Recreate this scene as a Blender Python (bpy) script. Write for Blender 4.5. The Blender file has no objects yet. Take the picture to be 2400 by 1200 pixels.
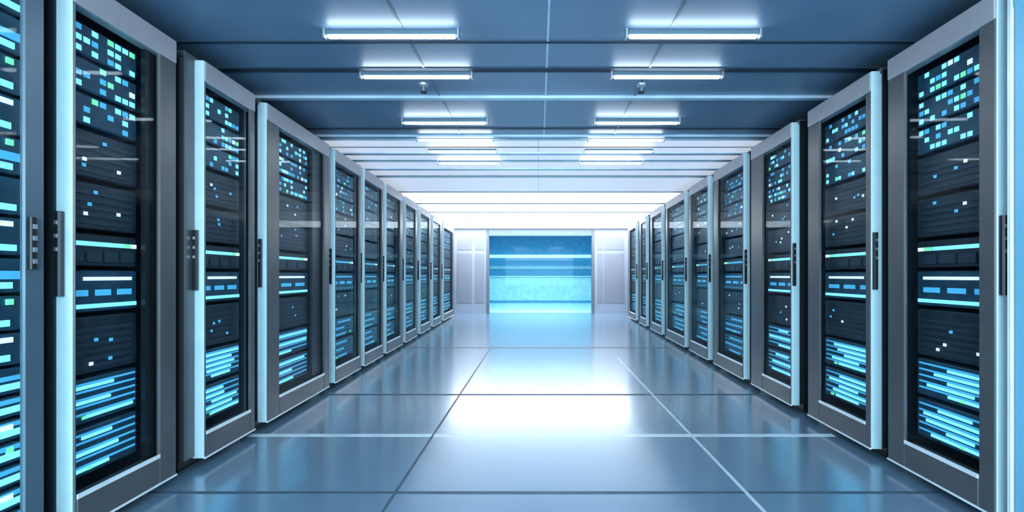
import bpy, math, random
from mathutils import Vector
random.seed(7)
S = bpy.context.scene
COL = S.collection
F = 1050.0; VX = 1262.0; VY = 645.0; EYE = 1.03
ZC = 2.30            # ceiling height
H = 2.20             # rack height
YB = 12.2            # end wall

# ------------------------------------------------------------------ materials
def nt(name):
    m = bpy.data.materials.new(name); m.use_nodes = True
    n = m.node_tree.nodes; l = m.node_tree.links
    return m, n, l, n['Principled BSDF']
def mat(name, col, rough=.5, metal=0., spec=.5, vary=.12, scale=6., emit=None, es=0., bump=0., coat=0.):
    m, n, l, p = nt(name)
    p.inputs['Roughness'].default_value = rough
    p.inputs['Metallic'].default_value = metal
    p.inputs['Specular IOR Level'].default_value = spec
    p.inputs['Coat Weight'].default_value = coat
    p.inputs['Coat Roughness'].default_value = .08
    tc = n.new('ShaderNodeTexCoord'); no = n.new('ShaderNodeTexNoise')
    no.inputs['Scale'].default_value = scale; no.inputs['Detail'].default_value = 4
    l.new(tc.outputs['Object'], no.inputs['Vector'])
    r = n.new('ShaderNodeValToRGB')
    c0 = [c*(1-vary) for c in col]; c1 = [min(1, c*(1+vary)) for c in col]
    r.color_ramp.elements[0].color = (*c0, 1); r.color_ramp.elements[0].position = .3
    r.color_ramp.elements[1].color = (*c1, 1); r.color_ramp.elements[1].position = .7
    l.new(no.outputs['Fac'], r.inputs['Fac']); l.new(r.outputs['Color'], p.inputs['Base Color'])
    if bump:
        b = n.new('ShaderNodeBump'); b.inputs['Strength'].default_value = bump; b.inputs['Distance'].default_value = .004
        l.new(no.outputs['Fac'], b.inputs['Height']); l.new(b.outputs['Normal'], p.inputs['Normal'])
    if emit:
        p.inputs['Emission Color'].default_value = (*emit, 1); p.inputs['Emission Strength'].default_value = es
    return m
def srgb(h):
    v = [int(h[i:i+2], 16)/255 for i in (0, 2, 4)]
    return tuple(c/12.92 if c <= .04045 else ((c+.055)/1.055)**2.4 for c in v)

def glass_mat(name, tint, r0=.02, r1=.45, rough=.03):
    """thin pane: see-through with a reflection that grows towards grazing views"""
    m = bpy.data.materials.new(name); m.use_nodes = True
    n = m.node_tree.nodes; l = m.node_tree.links; n.clear()
    o = n.new('ShaderNodeOutputMaterial'); mx = n.new('ShaderNodeMixShader')
    t = n.new('ShaderNodeBsdfTransparent'); g = n.new('ShaderNodeBsdfGlossy'); f = n.new('ShaderNodeLayerWeight')
    f.inputs['Blend'].default_value = .5
    p = n.new('ShaderNodeMath'); p.operation = 'POWER'; p.inputs[1].default_value = 3.5
    q = n.new('ShaderNodeMath'); q.operation = 'MULTIPLY_ADD'; q.inputs[1].default_value = r1; q.inputs[2].default_value = r0
    t.inputs['Color'].default_value = (*tint, 1); g.inputs['Roughness'].default_value = rough
    g.inputs['Color'].default_value = (.85, .93, 1, 1)
    l.new(f.outputs['Facing'], p.inputs[0]); l.new(p.outputs[0], q.inputs[0])
    l.new(q.outputs[0], mx.inputs['Fac']); l.new(t.outputs[0], mx.inputs[1]); l.new(g.outputs[0], mx.inputs[2])
    l.new(mx.outputs[0], o.inputs['Surface'])
    return m

def floor_mat():
    m, n, l, p = nt('polished_floor')
    tc = n.new('ShaderNodeTexCoord'); no = n.new('ShaderNodeTexNoise'); no.inputs['Scale'].default_value = 1.2
    l.new(tc.outputs['Object'], no.inputs['Vector'])
    r = n.new('ShaderNodeValToRGB')
    r.color_ramp.elements[0].color = (.18, .31, .44, 1); r.color_ramp.elements[1].color = (.22, .35, .48, 1)
    l.new(no.outputs['Fac'], r.inputs['Fac']); l.new(r.outputs['Color'], p.inputs['Base Color'])
    p.inputs['Roughness'].default_value = .26; p.inputs['Metallic'].default_value = .4
    p.inputs['Specular IOR Level'].default_value = .8
    p.inputs['Coat Weight'].default_value = .8; p.inputs['Coat Roughness'].default_value = .14
    return m

M = dict(
    floor=floor_mat(),
    ceiling=mat('ceiling_panel', (.145, .22, .32), .40, .2, .6, .08, 2.0),
    ceil_rib=mat('ceiling_rib_light', (.50, .60, .72), .4, .3),
    ceil_gap=mat('ceiling_shadow_gap', (.012, .03, .055), .6),
    ceil_panel_frame=mat('lamp_frame_white', (.75, .82, .9), .5),
    wall=mat('end_wall_panel', (.25, .29, .37), .5, 0, .5, .04, 3),
    wall_panel=mat('end_wall_inset', (.185, .205, .25), .5, 0, .5, .04, 3),
    side=mat('side_wall_paint', (.12, .18, .26), .7),
    grey=mat('rack_grey_steel', (.100, .098, .105), .36, .3, .5, .10, 5, bump=.05),
    dark=mat('rack_dark_steel', (.016, .022, .030), .42, .3, .5, .15, 6),
    black=mat('black_plastic', (.006, .007, .009), .4),
    alu=mat('brushed_aluminium_edge', (.70, .90, .98), .34, .25, .6, .05, 8),
    trim=mat('bright_trim', (.90, .94, .98), .35, .2),
    rail=mat('rack_top_rail_steel', (.42, .385, .41), .36, .3, .5, .06, 5),
    silver=mat('silver_metal', (.6, .62, .68), .3, .8),
    blue_panel=mat('blue_coated_panel', (.22, .52, .70), .35, .1, .5, .06, 3),
    slate=mat('slate_blue_steel', (.10, .15, .19), .35, .3, .5, .08, 4),
    unit=mat('server_face', (.018, .030, .045), .45, .3, .5, .3, 14),
    unit_b=mat('server_face_blue', (.020, .070, .11), .45, .3, .5, .3, 14),
    vent=mat('server_vent', (.03, .05, .07), .5, .4),
    seam=mat('floor_seam_dark', (.05, .09, .13), .5),
    seam_l=mat('floor_seam_bright', (.70, .78, .85), .3, .2),
    door_frame=mat('door_frame_grey', (.10, .12, .15), .5, .1),
    glass=glass_mat('tinted_rack_glass', (.90, .95, .97), .006, .07),
    door_glass=glass_mat('cyan_door_glass', (.94, .99, 1.0), .004, .02),
    far_floor=mat('far_room_floor', (.62, .88, .95), .25, 0, .5),
    far_wall=mat('far_room_wall', (.12, .49, .74), .5),
    far_ceil=mat('far_room_ceiling', (.10, .42, .62), .5),
    counter=mat('counter_pale', (.58, .88, .96), .4),
    cyan=mat('cyan_led', (.1, .5, .7), .4, emit=srgb('84dcf4'), es=1.25),
    cyan_dim=mat('cyan_led_soft', (.1, .4, .6), .4, emit=srgb('3c9fcd'), es=.75),
    teal_glow=mat('teal_led_soft', (.03, .12, .18), .4, emit=srgb('1c5270'), es=.9),
    white=mat('white_led', (.6, .7, .8), .4, emit=srgb('dfe9f4'), es=1.0),
    green=mat('green_led', (.2, .6, .4), .4, emit=srgb('70e898'), es=.9),
    tube=mat('lamp_diffuser', (.8, .9, 1), .4, emit=(.86, .95, 1.0), es=23.0),
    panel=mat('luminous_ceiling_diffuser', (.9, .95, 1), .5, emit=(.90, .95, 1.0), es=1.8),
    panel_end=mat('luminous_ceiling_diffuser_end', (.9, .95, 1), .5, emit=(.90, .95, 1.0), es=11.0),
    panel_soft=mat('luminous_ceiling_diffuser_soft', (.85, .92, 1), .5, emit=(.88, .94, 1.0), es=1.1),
    ceil_glow_added=mat('added_ceiling_glow', (.5, .6, .75), .5, emit=(.78, .87, 1.0), es=.60),  # brightness reflected on the plain ceiling, put in as weak emission
    far_tube=mat('far_room_lamp', (.5, .9, 1), .5, emit=(.45, .85, 1.0), es=1.0),
)

# ------------------------------------------------------------------ mesh tools
class MB:
    def __init__(s): s.v = []; s.f = []; s.mi = []; s.cur = 0
    def mark(s, i):
        s.mi += [s.cur]*(len(s.f)-len(s.mi)); s.cur = i
    def box(s, fr, u0, u1, v0, v1, z0, z1, bev=0.):
        """a box in the frame fr = (origin, u axis, v axis); bev chamfers its vertical and long edges"""
        o, du, dv = fr
        lo = (min(u0, u1), min(v0, v1), min(z0, z1)); hi = (max(u0, u1), max(v0, v1), max(z0, z1))
        b = min(bev, *(0.45*(hi[i]-lo[i]) for i in range(3))) if bev else 0
        def P(u, v, z): return o[0]+du[0]*u+dv[0]*v, o[1]+du[1]*u+dv[1]*v, z
        k = len(s.v)
        if not b:
            for z in (lo[2], hi[2]):
                for (u, v) in ((lo[0], lo[1]), (hi[0], lo[1]), (hi[0], hi[1]), (lo[0], hi[1])): s.v.append(P(u, v, z))
            s.f += [(k, k+3, k+2, k+1), (k+4, k+5, k+6, k+7)] + [(k+i, k+(i+1) % 4, k+4+(i+1) % 4, k+4+i) for i in range(4)]
            return
        def ring(z, ins):
            a, c, d, e = lo[0]+ins, hi[0]-ins, lo[1]+ins, hi[1]-ins
            pts = [(a+b, d), (c-b, d), (c, d+b), (c, e-b), (c-b, e), (a+b, e), (a, e-b), (a, d+b)]
            for (u, v) in pts: s.v.append(P(u, v, z))
        ins = b*.9 if min(hi[0]-lo[0], hi[1]-lo[1]) > 4.2*b else 0
        ring(lo[2], ins); ring(lo[2]+b, 0); ring(hi[2]-b, 0); ring(hi[2], ins)
        s.f.append(tuple(k+i for i in range(7, -1, -1))); s.f.append(tuple(k+24+i for i in range(8)))
        for r in range(3):
            for i in range(8):
                j = (i+1) % 8; s.f.append((k+8*r+i, k+8*r+j, k+8*r+8+j, k+8*r+8+i))
    def cyl(s, c, r0, r1, z0, z1, n=16):
        k = len(s.v)
        for z, r in ((z0, r0), (z1, r1)):
            for i in range(n):
                a = 2*math.pi*i/n; s.v.append((c[0]+r*math.cos(a), c[1]+r*math.sin(a), z))
        s.f.append(tuple(k+i for i in range(n-1, -1, -1))); s.f.append(tuple(k+n+i for i in range(n)))
        for i in range(n): s.f.append((k+i, k+(i+1) % n, k+n+(i+1) % n, k+n+i))
    def build(s, name, m, parent=None, origin=(0, 0, 0), **tags):
        me = bpy.data.meshes.new(name)
        O = Vector(origin)
        me.from_pydata([Vector(p)-O for p in s.v], [], s.f)
        if isinstance(m, (list, tuple)):
            s.mark(0)
            for q in m: me.materials.append(q)
            for i, q in enumerate(s.mi): me.polygons[i].material_index = q
        else: me.materials.append(m)
        import bmesh
        bm = bmesh.new(); bm.from_mesh(me); bmesh.ops.recalc_face_normals(bm, faces=bm.faces); bm.to_mesh(me); bm.free()
        ob = bpy.data.objects.new(name, me); COL.objects.link(ob)
        if parent:
            ob.parent = parent
            base = Vector(parent.get('_w', (0, 0, 0)))
            ob.location = O-base
        else: ob.location = O
        ob['_w'] = list(O)
        for k, v in tags.items(): ob[k] = v
        return ob
def empty(name, loc, label, cat, group=None):
    o = bpy.data.objects.new(name, None); COL.objects.link(o); o.location = loc; o.empty_display_size = .1
    o['_w'] = list(loc); o['label'] = label; o['category'] = cat
    if group: o['group'] = group
    return o
W = ((0, 0), (1, 0), (0, 1))       # world frame
def at(px, py, y): return (px-VX)*y/F, EYE+(VY-py)*y/F
def ST(name, m, *boxes, **k):
    b = MB()
    for bx in boxes: b.box(W, *bx)
    return b.build(name, m, kind='structure', **k)

# ------------------------------------------------------------------ shell
XL, XR = -3.05, 3.15
YN = -2.6
ST('floor', M['floor'], (XL-.1, XR+.1, YN-.1, YB+.1, -.1, 0))
ST('ceiling', M['ceiling'], (XL-.1, XR+.1, YN-.1, YB+.1, ZC, ZC+.1))
ST('wall_left', M['side'], (XL-.1, XL, YN, YB, 0, ZC))
ST('wall_right', M['side'], (XR, XR+.1, YN, YB, 0, ZC))
ST('wall_back', M['side'], (XL-.1, XR+.1, YN-.1, YN, 0, ZC))
dx0, _ = at(1140, 0, YB); dx1, _ = at(1393, 0, YB); dzt = at(0, 540, YB)[1]
ST('wall_far', M['wall'], (XL-.1, dx0, YB, YB+.15, 0, ZC), (dx1, XR+.1, YB, YB+.15, 0, ZC), (dx0, dx1, YB, YB+.15, dzt, ZC))
# inset wall panels each side of the doorway
n = 1
for (a, b) in ((1072, 1106), (1114, 1135), (1400, 1412), (1416, 1462)):
    x0 = at(a, 0, YB)[0]; x1 = at(b, 0, YB)[0]
    ST('trim_%d' % n, M['wall_panel'], (x0, x1, YB-.012, YB, .28, 1.62)); n += 1
    ST('trim_%d' % n, M['wall_panel'], (x0, x1, YB-.012, YB, 1.72, 2.06)); n += 1
ST('baseboard_far_left', M['wall'], (XL, dx0, YB-.02, YB, 0, .1))
ST('baseboard_far_right', M['wall'], (dx1, XR, YB-.02, YB, 0, .1))
# floor seams (flush metal joint strips)
def yfl(py): return F*EYE/(py-VY)
for py, m, th in ((815, 'seam', .035), (925, 'seam', .02), (1020, 'seam_l', .022), (1155, 'seam', .012)):
    y = yfl(py); ST('trim_%d' % n, M[m], (-1.86, 1.90, y-th, y+th, 0, .0015)); n += 1
ST('trim_%d' % n, M['seam'], (-.685, -.672, 1.2, 6.6, 0, .002)); n += 1
ST('trim_%d' % n, M['seam_l'], (.975, .992, 1.2, 5.6, 0, .002)); n += 1
# ceiling joints and ribs
def ycl(py, hz=ZC): return F*(hz-EYE)/(VY-py)
for py, m, w, d in ((165, 'ceil_gap', .028, .006), (233, 'ceil_rib', .022, .020), (100, 'ceil_gap', .010, .005),
                    (302, 'ceil_gap', .018, .006), (322, 'ceil_rib', .022, .018), (345, 'ceil_gap', .02, .006), (362, 'ceil_rib', .03, .02), (412, 'ceil_gap', .03, .006),
                    (398, 'ceil_rib', .03, .02)):
    y = ycl(py, ZC-d); ST('trim_%d' % n, M[m], (XL, XR, y-w, y+w, ZC-d, ZC)); n += 1
for x in (-.70, .05, .68):
    ST('trim_%d' % n, M['ceil_rib' if x > .04 and x < .1 else 'slate'], (x-.006, x+.006, YN, 4.6, ZC-.004, ZC)); n += 1

# ------------------------------------------------------------------ doorway with the cyan room beyond it
zt = at(0, 553, YB)[1]
dr = bpy.data.objects.new('door_1', None); COL.objects.link(dr); dr.location = ((dx0+dx1)/2, YB, 0); dr['_w'] = list(dr.location); dr['kind'] = 'structure'
b = MB(); b.box(W, dx0, dx0+.07, YB-.02, YB+.15, 0, dzt, .006); b.box(W, dx1-.07, dx1, YB-.02, YB+.15, 0, dzt, .006); b.build('door_frame', M['door_frame'], dr)
b = MB(); b.box(W, dx0+.07, dx1-.07, YB-.02, YB+.15, zt, dzt, .006); b.build('door_header', M['slate'], dr)
xm = (dx0+dx1)/2
for (a, c) in ((dx0+.07, xm-.002), (xm+.002, dx1-.07)):
    b = MB(); b.box(W, a, c, YB+.05, YB+.062, .01, zt); b.build('glass_pane', M['door_glass'], dr)
Y2 = YB+7.5
ST('floor_beyond', M['far_floor'], (-4, 4, YB+.15, Y2, -.1, 0))
ST('ceiling_beyond', M['far_ceil'], (-4, 4, YB+.15, Y2, 2.9, 3.0))
ST('wall_beyond', M['far_wall'], (-4, 4, Y2, Y2+.1, 0, 2.9))
ST('wall_beyond_left', M['far_wall'], (-4.1, -4, YB+.15, Y2, 0, 2.9))
ST('wall_beyond_right', M['far_wall'], (4, 4.1, YB+.15, Y2, 0, 2.9))
for i, (y, z, nm) in enumerate(((YB+1.6, 2.82, 'nearer the glass doors'), (YB+4.6, 2.82, 'farther behind the glass doors'))):
    e = empty('ceiling_light', (0, y, z), 'long cyan strip light in the room beyond, '+nm, 'light', 'cyan strip lights beyond the doors')
    b = MB(); b.box(W, -3.2, 3.2, y-.14, y+.14, z+.03, 2.9, .01); b.build('housing', M['far_wall'], e, e.location)
    b = MB(); b.box(W, -3.1, 3.1, y-.1, y+.1, z, z+.03, .008); b.build('diffuser', M['far_tube'], e, e.location)
YC = YB+4.8
cab = empty('counter', (0, YC, 0), 'long pale cyan counter standing in the room behind the glass doors', 'counter')
b = MB(); b.box(W, -3.3, 3.3, YC-.35, YC+.35, .08, .96, .02); b.build('body', M['counter'], cab, cab.location)
b = MB(); b.box(W, -3.36, 3.36, YC-.4, YC+.4, .96, 1.0, .01); b.build('counter_top', M['far_floor'], cab, cab.location)
b = MB(); b.box(W, -3.2, 3.2, YC-.3, YC+.3, 0, .08); b.build('plinth', M['far_wall'], cab, cab.location)
for k in range(5):
    x0 = -3.26+k*1.31; b = MB(); b.box(W, x0+.01, x0+1.29, YC-.362, YC-.35, .12, .90, .005); b.build('front_panel', M['counter'], cab, cab.location)
for (z, m, nm) in ((1.86, 'far_tube', 'upper'), (1.36, 'counter', 'lower')):
    b = MB(); b.box(W, -3.6, 3.6, Y2-.05, Y2, z-.07, z+.07, .01)
    b.build('wall_strip', M[m], None, (0, Y2, z), label='long horizontal cyan strip on the far room wall, the %s of two' % nm, category='wall strip', group='strips on the far room wall')

# ------------------------------------------------------------------ ceiling lights
def batten(cx, y, w, label, grp):
    e = empty('ceiling_light', (cx, y, ZC), label, 'light', grp)
    b = MB(); b.box(W, cx-w/2, cx+w/2, y-.009, y+.009, ZC-.030, ZC, .003); b.build('housing', M['slate'], e, e.location)
    b = MB(); b.box(W, cx-w/2+.01, cx+w/2-.01, y-.012, y+.012, ZC-.044, ZC-.030, .004); b.build('diffuser', M['tube'], e, e.location)
    for s in (-1, 1):
        b = MB(); b.box(W, cx+s*(w/2+.006)-.006, cx+s*(w/2+.006)+.006, y-.016, y+.016, ZC-.047, ZC, .003); b.build('end_cap', M['silver'], e, e.location)
rows = [(85, 'first'), (180, 'second'), (288, 'third'), (328, 'fourth'), (355, 'fifth'), (382, 'sixth')]
for py, od in rows:
    y = ycl(py, ZC-.034)
    for cx, sd in ((-.76, 'left'), (.80, 'right')):
        batten(cx, y, .68, 'slim white tube light across the ceiling, %s light from the camera in the %s line' % (od, sd), 'slim ceiling tube lights')
for y in (1.25, .3, -.9, -2.0):
    for cx in (-.76, .80):
        batten(cx, y, .68, 'slim white tube light on the ceiling above and behind the viewer', 'tube lights behind the viewer')
# luminous ceiling towards the far end; the nearer dim rows are added ceiling glow
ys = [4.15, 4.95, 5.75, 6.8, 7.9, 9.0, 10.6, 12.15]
LM = ['ceil_glow_added', 'ceil_glow_added', 'ceil_glow_added', 'panel_soft', 'panel_soft', 'panel', 'panel_end']
ords = ['nearest of its line, added glow', 'second nearest, added glow', 'third from near, added glow', 'the middle one', 'third from the end wall', 'second from the end wall', 'closest to the end wall']
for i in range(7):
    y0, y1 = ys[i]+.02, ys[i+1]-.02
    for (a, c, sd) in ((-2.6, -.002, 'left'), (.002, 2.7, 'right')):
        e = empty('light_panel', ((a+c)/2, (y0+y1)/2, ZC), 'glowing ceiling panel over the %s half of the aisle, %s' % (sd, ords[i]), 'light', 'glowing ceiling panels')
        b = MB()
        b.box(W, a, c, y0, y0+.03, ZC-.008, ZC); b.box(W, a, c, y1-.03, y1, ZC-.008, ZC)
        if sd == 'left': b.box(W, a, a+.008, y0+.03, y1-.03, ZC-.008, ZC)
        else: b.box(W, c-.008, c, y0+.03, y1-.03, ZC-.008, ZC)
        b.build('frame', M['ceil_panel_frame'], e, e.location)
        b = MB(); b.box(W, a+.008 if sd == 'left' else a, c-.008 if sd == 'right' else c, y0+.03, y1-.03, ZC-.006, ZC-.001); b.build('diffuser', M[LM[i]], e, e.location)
# sprinklers
for (px, sd) in ((993, 'left'), (1503, 'right')):
    y = 2.98; x = (px-VX)*y/F
    e = empty('ceiling_sprinkler', (x, y, ZC), 'small dark sprinkler head on the ceiling between the %s tube lights' % sd, 'sprinkler', 'ceiling sprinklers')
    b = MB(); b.cyl((x, y), .028, .034, ZC-.012, ZC, 20); b.build('flange', M['silver'], e, e.location)
    b = MB(); b.cyl((x, y), .010, .012, ZC-.05, ZC-.012, 12); b.build('stem', M['slate'], e, e.location)
    b = MB(); b.cyl((x, y), .022, .022, ZC-.056, ZC-.05, 20); b.build('deflector', M['dark'], e, e.location)

# ------------------------------------------------------------------ racks
class Row:
    def __init__(s, p0, p1, side):
        s.o = Vector(p0); d = Vector(p1)-s.o; s.d = d.normalized(); s.side = side
        s.n = Vector((s.d.y, -s.d.x))*(1 if side == 'left' else -1)      # towards the aisle
    def t(s, px, v=0.):
        r = (px-VX)/F; o = s.o+s.n*v
        return (r*o.y-o.x)/(s.d.x-r*s.d.y)
    def frame(s, u):
        q = s.o+s.d*u
        return (tuple(q), tuple(s.d), tuple(s.n))
LR = Row((-1.784, 2.225), (-2.11, 11.27), 'left')
RR = Row((1.873, 2.419), (2.149, 10.85), 'right')
DOOR = .06; DEP = .75
ORD = ['first', 'second', 'third', 'fourth', 'fifth', 'sixth', 'seventh', 'eighth', 'ninth', 'tenth', 'eleventh']

UNITS = [('network_switch', 1.92, 2.045, 'dots'), ('network_switch', 1.78, 1.905, 'dots'), ('network_switch', 1.64, 1.765, 'dots'),
         ('server', 1.43, 1.62, 'sparse'), ('server', 1.22, 1.41, 'sparse'), ('server', 1.07, 1.20, 'bar'), ('server', .88, 1.05, 'bar2'),
         ('server', .63, .86, 'sparse'), ('server', .43, .61, 'glow'), ('server', .22, .41, 'glow')]
UNAME = ['topmost', 'second from the top', 'third from the top', 'fourth from the top', 'fifth from the top', 'sixth from the top',
         'fourth from the bottom', 'third from the bottom', 'second from the bottom', 'lowest']
UDESC = {'dots': 'network switch with cyan lights', 'sparse': 'dark server with faint lights',
         'bar': 'server with one cyan bar', 'bar2': 'server with stacked cyan bars', 'glow': 'server with blue glowing grille'}

def fill(fr, u0, u1, rackname, cat, zbase, far, vf=-.10, lit=1.0):
    w = u1-u0
    grp = 'units in the '+rackname
    for k, (nm, z0, z1, kind) in enumerate(UNITS):
        o, du, dv = fr
        c = ((u0+u1)/2)
        org = (o[0]+du[0]*c+dv[0]*(vf-.3), o[1]+du[1]*c+dv[1]*(vf-.3), z0)
        e = empty(nm, org, '%s, %s in the %s' % (UDESC[kind], UNAME[k], rackname), 'network switch' if nm != 'server' else 'server', grp)
        b = MB(); b.box(fr, u0, u1, vf-.55, vf, z0, z1, .006)
        b.build('casing', M['unit_b' if kind in ('dots', 'glow', 'bar2') else 'unit'], e, org)
        def emit(name, m, boxes):
            if not boxes: return
            bb = MB()
            for q in boxes: bb.box(fr, *q)
            bb.build(name, m, e, org)
        if kind == 'dots':
            nr = 2 if far else 3
            cells = max(4, int(w/.034)); cw = w*.94/cells
            cy, wh, gr, dm = [], [], [], []
            for r in range(nr):
                zz = z0+(z1-z0)*(r+.5)/nr
                for i in range(cells):
                    p = random.random(); uu = u0+w*.03+cw*i
                    q = (uu+.005, uu+cw-.005, vf, vf+.003, zz-.011, zz+.011)
                    if p < .24*lit: cy.append(q)
                    elif p < .28*lit: wh.append(q)
                    elif p < .31*lit: gr.append(q)
                    elif p < .31+.17*lit: dm.append(q)
            bb = MB()
            for mi, qs in enumerate((cy, dm, wh, gr)):
                bb.mark(mi)
                for q in qs: bb.box(fr, *q)
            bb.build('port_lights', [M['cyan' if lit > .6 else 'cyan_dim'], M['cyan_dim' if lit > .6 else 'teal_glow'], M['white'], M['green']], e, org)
        elif kind == 'sparse':
            emit('grille', M['vent'], [(u0+.03, u1-.03, vf, vf+.004, z0+.02+j*.03, z0+.035+j*.03) for j in range(int((z1-z0-.03)/.03))])
            wh, cy = [], []
            for j in range(4 if not far else 2):
                uu = random.uniform(u0+.05, u1-.08); zz = random.uniform(z0+.03, z1-.03)
                (wh if random.random() < .45 else cy).append((uu, uu+.016, vf+.004, vf+.007, zz, zz+.014))
            bb = MB()
            for mi, qs in enumerate((cy, wh)):
                bb.mark(mi)
                for q in qs: bb.box(fr, *q)
            bb.build('indicator_lights', [M['cyan_dim'], M['white']], e, org)
        elif kind == 'bar':
            zz = z0+.08
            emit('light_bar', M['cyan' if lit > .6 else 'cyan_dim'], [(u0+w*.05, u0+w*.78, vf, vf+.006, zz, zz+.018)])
            emit('status_light', M['green'], [(u0+w*.80, u0+w*.88, vf, vf+.006, zz, zz+.018)])
            emit('indicator_lights', M['white'], [(u0+w*.90, u0+w*.97, vf, vf+.006, zz, zz+.018)])
            emit('drive_front', M['vent'], [(u0+w*(.05+.23*j), u0+w*(.24+.23*j), vf, vf+.008, z0+.015, z0+.06) for j in range(4)])
        elif kind == 'bar2':
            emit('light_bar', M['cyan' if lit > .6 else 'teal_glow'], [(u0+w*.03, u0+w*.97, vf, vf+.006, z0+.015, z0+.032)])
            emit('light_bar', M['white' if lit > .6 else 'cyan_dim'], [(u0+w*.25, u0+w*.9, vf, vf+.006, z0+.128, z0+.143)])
            emit('drive_front', M['cyan_dim'], [(u0+w*(.1+.3*j), u0+w*(.3+.3*j), vf, vf+.005, z0+.065, z0+.09) for j in range(3)])
        else:
            bars, dm = [], []
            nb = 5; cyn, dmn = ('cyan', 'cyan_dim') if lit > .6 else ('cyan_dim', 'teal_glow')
            for j in range(nb):
                zz = z0+.02+j*(z1-z0-.03)/nb
                a = random.uniform(.03, .35); c2 = random.uniform(.55, .97)
                bars.append((u0+w*a, u0+w*c2, vf, vf+.006, zz, zz+.013))
                dm.append((u0+w*.04, u0+w*.96, vf, vf+.003, zz+.015, zz+.024))
            emit('light_bar', M[cyn], bars[::2] if lit >= 1 or lit < .7 else bars); emit('grille', M[dmn], dm)
            uu = random.uniform(.1, .8); emit('status_light', M['green'], [(u0+w*uu, u0+w*(uu+.06), vf+.006, vf+.009, z0+.02, z0+.033)])

def fill_slim(fr, u0, u1, rackname, cat, zbase, far, vf=-.10, lit=1.0):
    zs = [.14, .22, .30, .38, .46, .54, .62, .72, .84, .97, 1.10, 1.24, 1.38, 1.52, 1.66, 1.80, 1.94, 2.07]
    N = len(zs)-1; o, du, dv = fr; w = u1-u0
    for i in range(N):
        z0 = zs[i]; z1 = zs[i+1]-.012; c = (u0+u1)/2; low = z0 < .7
        org = (o[0]+du[0]*c+dv[0]*(vf-.3), o[1]+du[1]*c+dv[1]*(vf-.3), z0)
        pos = 'lowest' if i == 0 else 'topmost' if i == N-1 else (ORD[i]+' from the bottom' if i < 9 else ORD[N-1-i]+' from the top')
        s = empty('server', org, '%s, %s in the %s' % ('server with full cyan bars' if low else 'slim dark server', pos, rackname), 'server', 'slim servers in the '+rackname)
        def emit(name, m, *q):
            bb = MB(); bb.box(fr, *q); bb.build(name, M[m], s, org)
        emit('casing', 'unit_b', u0, u1, vf-.55, vf, z0, z1, .004)
        emit('light_bar', 'cyan', u0+.02, u1-.004 if low else u1-random.uniform(0, .04), vf, vf+.005, z0+.014, z0+.036)
        if low or i % 3 == 0: emit('grille', 'cyan_dim', u0+.02, u1-.004, vf, vf+.004, z0+.046, z0+(.062 if low else .075))
        if i % 3 == 1: emit('indicator_light', 'white', u1-.07, u1-.03, vf, vf+.005, z1-.03, z1-.012)
        if i in (3, 8, 12, 14, 16): emit('status_light', 'green', u1-.05, u1-.03, vf, vf+.007, z1-.03, z1-.01)

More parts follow.
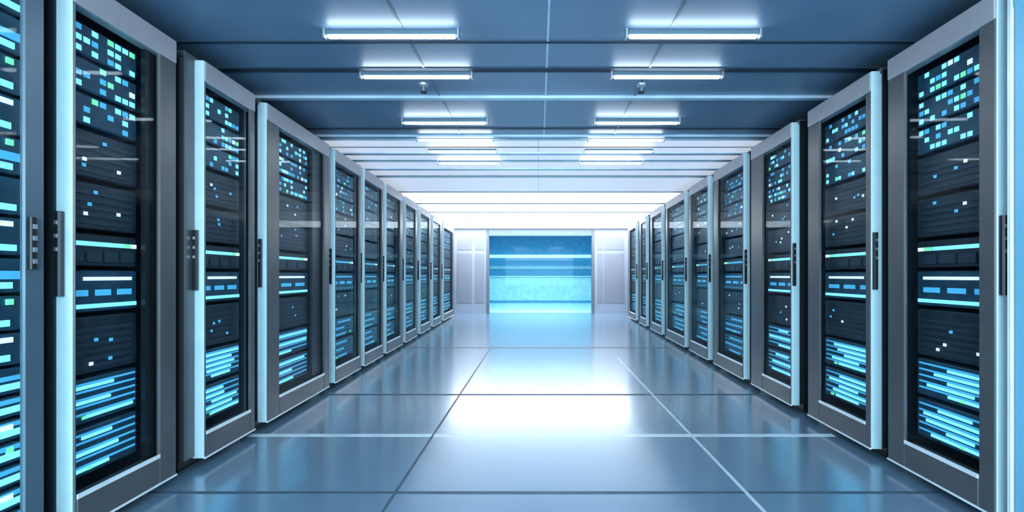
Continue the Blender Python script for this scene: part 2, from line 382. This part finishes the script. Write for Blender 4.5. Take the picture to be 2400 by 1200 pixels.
def rack(row, name, label, body, s1, gs, ge, dk, end, bend, far=False, rails='grey', handle=True, lit=1.0, jamb='grey', slim=False):
    """image columns of: body start, door corner, glass start, end of gear, end of glass, door end, body end"""
    U = [row.t(x) for x in (s1, s1, gs, ge, dk, end, bend)]
    U[3] = min(row.t(ge, -.065), U[6]-.035)
    U[0] = min(row.t(body, -DOOR), U[1]-.012) if body is not None else U[1]-.012
    u0 = U[0]; fr = row.frame(u0); A = [u-u0 for u in U]
    ub, ud, ug, ue, uk, un, ux = A
    org = (fr[0][0], fr[0][1], 0)
    e = empty('server_rack', org, label, 'server rack', 'server racks along the %s side' % row.side)
    vb = -DOOR                     # cabinet front plane
    hw = .045
    b = MB()
    b.box(fr, ub, ub+.02, vb-DEP, vb, .06, H-.01)          # sides, back, roof, bottom
    b.box(fr, ux-.02, ux, vb-DEP, vb, .06, H-.01)
    b.box(fr, ub+.02, ux-.02, vb-DEP, vb-DEP+.015, .06, H-.01)
    b.box(fr, ub+.02, ux-.02, vb-DEP+.015, vb, .06, .10)
    b.box(fr, ub+.02, ux-.02, vb-DEP+.015, vb, H-.05, H-.01)
    b.build('cabinet_body', M['dark'], e, org)
    b = MB(); b.box(fr, ub+.01, ux-.01, vb-DEP+.03, vb-.03, 0, .06); b.build('plinth', M['black'], e, org)
    b = MB(); b.box(fr, ub, ux, vb-.04, vb+.012, H-.035, H, .004); b.build('top_rim', M['grey'], e, org)
    if ud-ub > .03:
        b = MB(); b.box(fr, ub, ud-.007, vb-.02, vb+.013, .06, H-.036, .004); b.build('front_frame', M[jamb], e, org)
    # the door: two stiles, two rails
    b = MB(); z0, z1 = .05, H-.02
    sw = max(ug-ud, .012)
    b.box(fr, ud+.001, ud+sw, -DOOR+.005, 0, z0, z1, .004)
    b.box(fr, uk, un, -.018, 0, z0, z1, .005)
    b.box(fr, ud+sw, uk, -DOOR+.005, 0, z0, z0+.13, .005)
    d = b.build('door', M[rails], e, org)
    b = MB(); b.box(fr, ud, un, -DOOR+.006, .003, z1-.11, z1+.002, .005); b.build('top_rail', M['rail' if rails == 'grey' else rails], d, org)
    b = MB(); b.box(fr, ud-.006, ud+.001, -DOOR, -.002, z0, z1, .002); b.build('edge_strip', M['alu'], d, org)
    b = MB(); b.box(fr, ud+sw, uk, -.002, .004, z0+.122, z0+.140); b.box(fr, ud, un, -.006, .003, z0-.006, z0+.003)
    b.build('trim_line', M['trim'], d, org)
    b = MB(); b.box(fr, ud+sw, uk, -.02, -.015, z0+.13, z1-.11); b.build('glass_pane', M['glass'], d, org)
    if ue < uk-.006:
        b = MB(); b.box(fr, ue, un-.004, -.05, -.03, z0+.13, z1-.11); b.build('blanking_strip', M['black'], d, org)
    if handle:
        hv = -DOOR+.014 if row.side == 'left' else -.026
        b = MB(); b.box(fr, ud-.030, ud-.006, hv, hv+.022, .95, 1.27, .006); hd = b.build('handle', M['black'], e, org)
        for z in (1.22, 1.17, 1.12):
            b = MB(); b.box(fr, ud-.033, ud-.030, hv+.006, hv+.016, z, z+.014)
            b.build('lock_button', M['silver'], hd, org)
    (fill_slim if slim else fill)(fr, max(ud+.02, ub+.03), max(ue, ud+.08)-.002, name, 'rack', 0, far, vf=-.065, lit=lit)
    return e

Ls = [  # frame start, door corner, glass start, gear end, glass end, door end, body end
    (None, 173, 175, 322, 374, 414, 417), (427, 480, 482, 562, 587, 598, 599), (None, 626, 655, 722, 760, 772, 774),
    (777, 786, 787, 828, 842, 846, 847), (None, 855, 856, 888, 895, 898, 899), (None, 906, 907, 925, 938, 944, 945),
    (None, 951, 952, 968, 974, 978, 979), (None, 986, 987, 1000, 1006, 1009, 1010), (None, 1015, 1016, 1026, 1032, 1035, 1036),
    (None, 1040, 1041, 1055, 1061, 1064, 1065)]
Rs = [
    (None, 2333, 2293, 2148, 2120, 2080, 2073), (2068, 2040, 2028, 1933, 1920, 1893, 1886), (None, 1854, 1852, 1800, 1787, 1760, 1757),
    (None, 1742, 1740, 1697, 1682, 1672, 1669), (None, 1659, 1657, 1632, 1619, 1615, 1613), (None, 1604, 1603, 1575, 1564, 1560, 1558),
    (None, 1550, 1549, 1535, 1528, 1524, 1522), (None, 1514, 1513, 1506, 1502, 1498, 1497), (None, 1490, 1489, 1480, 1476, 1472, 1471)]
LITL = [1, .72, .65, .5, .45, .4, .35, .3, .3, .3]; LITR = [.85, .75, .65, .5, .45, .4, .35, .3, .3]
for i, a in enumerate(Ls):
    nm = '%s rack on the left' % (['second', 'third', 'fourth', 'fifth', 'sixth', 'seventh', 'eighth', 'ninth', 'tenth', 'eleventh'][i])
    lb = {0: 'tall grey steel server rack, first wholly seen glass door on the left',
          1: 'third server rack on the left, narrow cyan-lit door edge, grey frame before it',
          2: 'fourth server rack on the left, wide grey stile beside its bright edge',
          9: 'last small server rack of the left row beside the white end wall'}.get(i, 'dark glass-fronted server rack, %s from the camera in the left row' % ORD[i+1])
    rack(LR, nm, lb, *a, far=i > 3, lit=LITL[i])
for i, a in enumerate(Rs):
    nm = '%s rack on the right' % (['second', 'third', 'fourth', 'fifth', 'sixth', 'seventh', 'eighth', 'ninth', 'tenth'][i])
    lb = {0: 'tall charcoal server rack, first wholly seen glass door on the right',
          1: 'third server rack on the right, charcoal frame with a pale blue edge',
          8: 'last small server rack of the right row beside the white end wall'}.get(i, 'dark glass-fronted server rack, %s from the camera in the right row' % ORD[i+1])
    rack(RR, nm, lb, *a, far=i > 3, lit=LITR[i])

# the racks cut by the picture's edges
rack(LR, 'rack at the left edge', 'slate blue server rack cut by the left edge of the picture, bright light bars inside',
     None, -700, -640, 52, 56, 106, 122, rails='slate', slim=True, handle=False)
rack(RR, 'rack at the right edge', 'blue coated server rack cut by the right edge of the picture, white front edge',
     None, 3150, 3090, 2520, 2480, 2376, 2364, rails='blue_panel')
t0, t1 = RR.t(2374), RR.t(2362)
f0 = RR.frame(t0); rr = [o for o in bpy.data.objects if o.get('label', '').startswith('blue coated server rack')][0]
b = MB(); b.box(f0, 0, t1-t0-.002, -.02, .006, .05, H-.02, .002); b.build('edge_trim', M['trim'], rr, tuple(rr['_w']))

t0, t1 = LR.t(61), LR.t(78); f0 = LR.frame(t0)
lf = [o for o in bpy.data.objects if o.get('label', '').startswith('slate blue server rack')][0]
b = MB(); b.box(f0, 0, t1-t0, .001, .016, 1.05, 1.23, .004); hd = b.build('handle', M['black'], lf, tuple(lf['_w']))
for z in (1.19, 1.15, 1.11, 1.07):
    b = MB(); b.box(f0, (t1-t0)*.3, (t1-t0)*.8, .016, .020, z, z+.016); b.build('lock_button', M['silver'], hd, tuple(lf['_w']))

# ------------------------------------------------------------------ light
def area(name, loc, rot, sx, sy, e, col):
    L = bpy.data.lights.new(name, 'AREA'); L.shape = 'RECTANGLE'; L.size = sx; L.size_y = sy; L.energy = e; L.color = col
    o = bpy.data.objects.new(name, L); COL.objects.link(o); o.location = loc; o.rotation_euler = rot; return o
area('added_fill_behind_viewer', (0, -1.9, 1.1), (math.radians(90), 0, 0), 4.5, 1.3, 300, (.42, .82, 1.0))  # added cyan fill that brightens the rack edge strips, no such fixture
area('added_upper_fill_behind_viewer', (0, -1.9, 2.05), (math.radians(90), 0, 0), 4.5, .35, 110, (.95, .97, 1.0))  # added white fill for the tops of the edge strips, no fixture
area('added_fill_beyond_doors', (0, YB+3.5, 2.75), (0, 0, 0), 6, 5, 150, (.5, .85, 1.0))  # added fill brightening the far room besides its strip lights
w = bpy.data.worlds.new('World'); S.world = w; w.use_nodes = True
w.node_tree.nodes['Background'].inputs[0].default_value = (.25, .45, .7, 1); w.node_tree.nodes['Background'].inputs[1].default_value = .1

# ------------------------------------------------------------------ camera
c = bpy.data.cameras.new('Camera'); co = bpy.data.objects.new('Camera', c); COL.objects.link(co)
co.location = (0, 0, EYE); co.rotation_euler = (math.radians(90), 0, 0)
c.sensor_fit = 'HORIZONTAL'; c.sensor_width = 36; c.lens = 36*F/2400
c.shift_x = (1200-VX)/2400; c.shift_y = (VY-600)/2400; c.clip_start = .02
S.camera = co
S.view_settings.view_transform = 'Standard'; S.view_settings.look = 'None'
S.view_settings.gamma = 1; S.view_settings.use_curve_mapping = False; S.view_settings.exposure = 0.0
for o in bpy.data.objects:
    if '_w' in o: del o['_w']
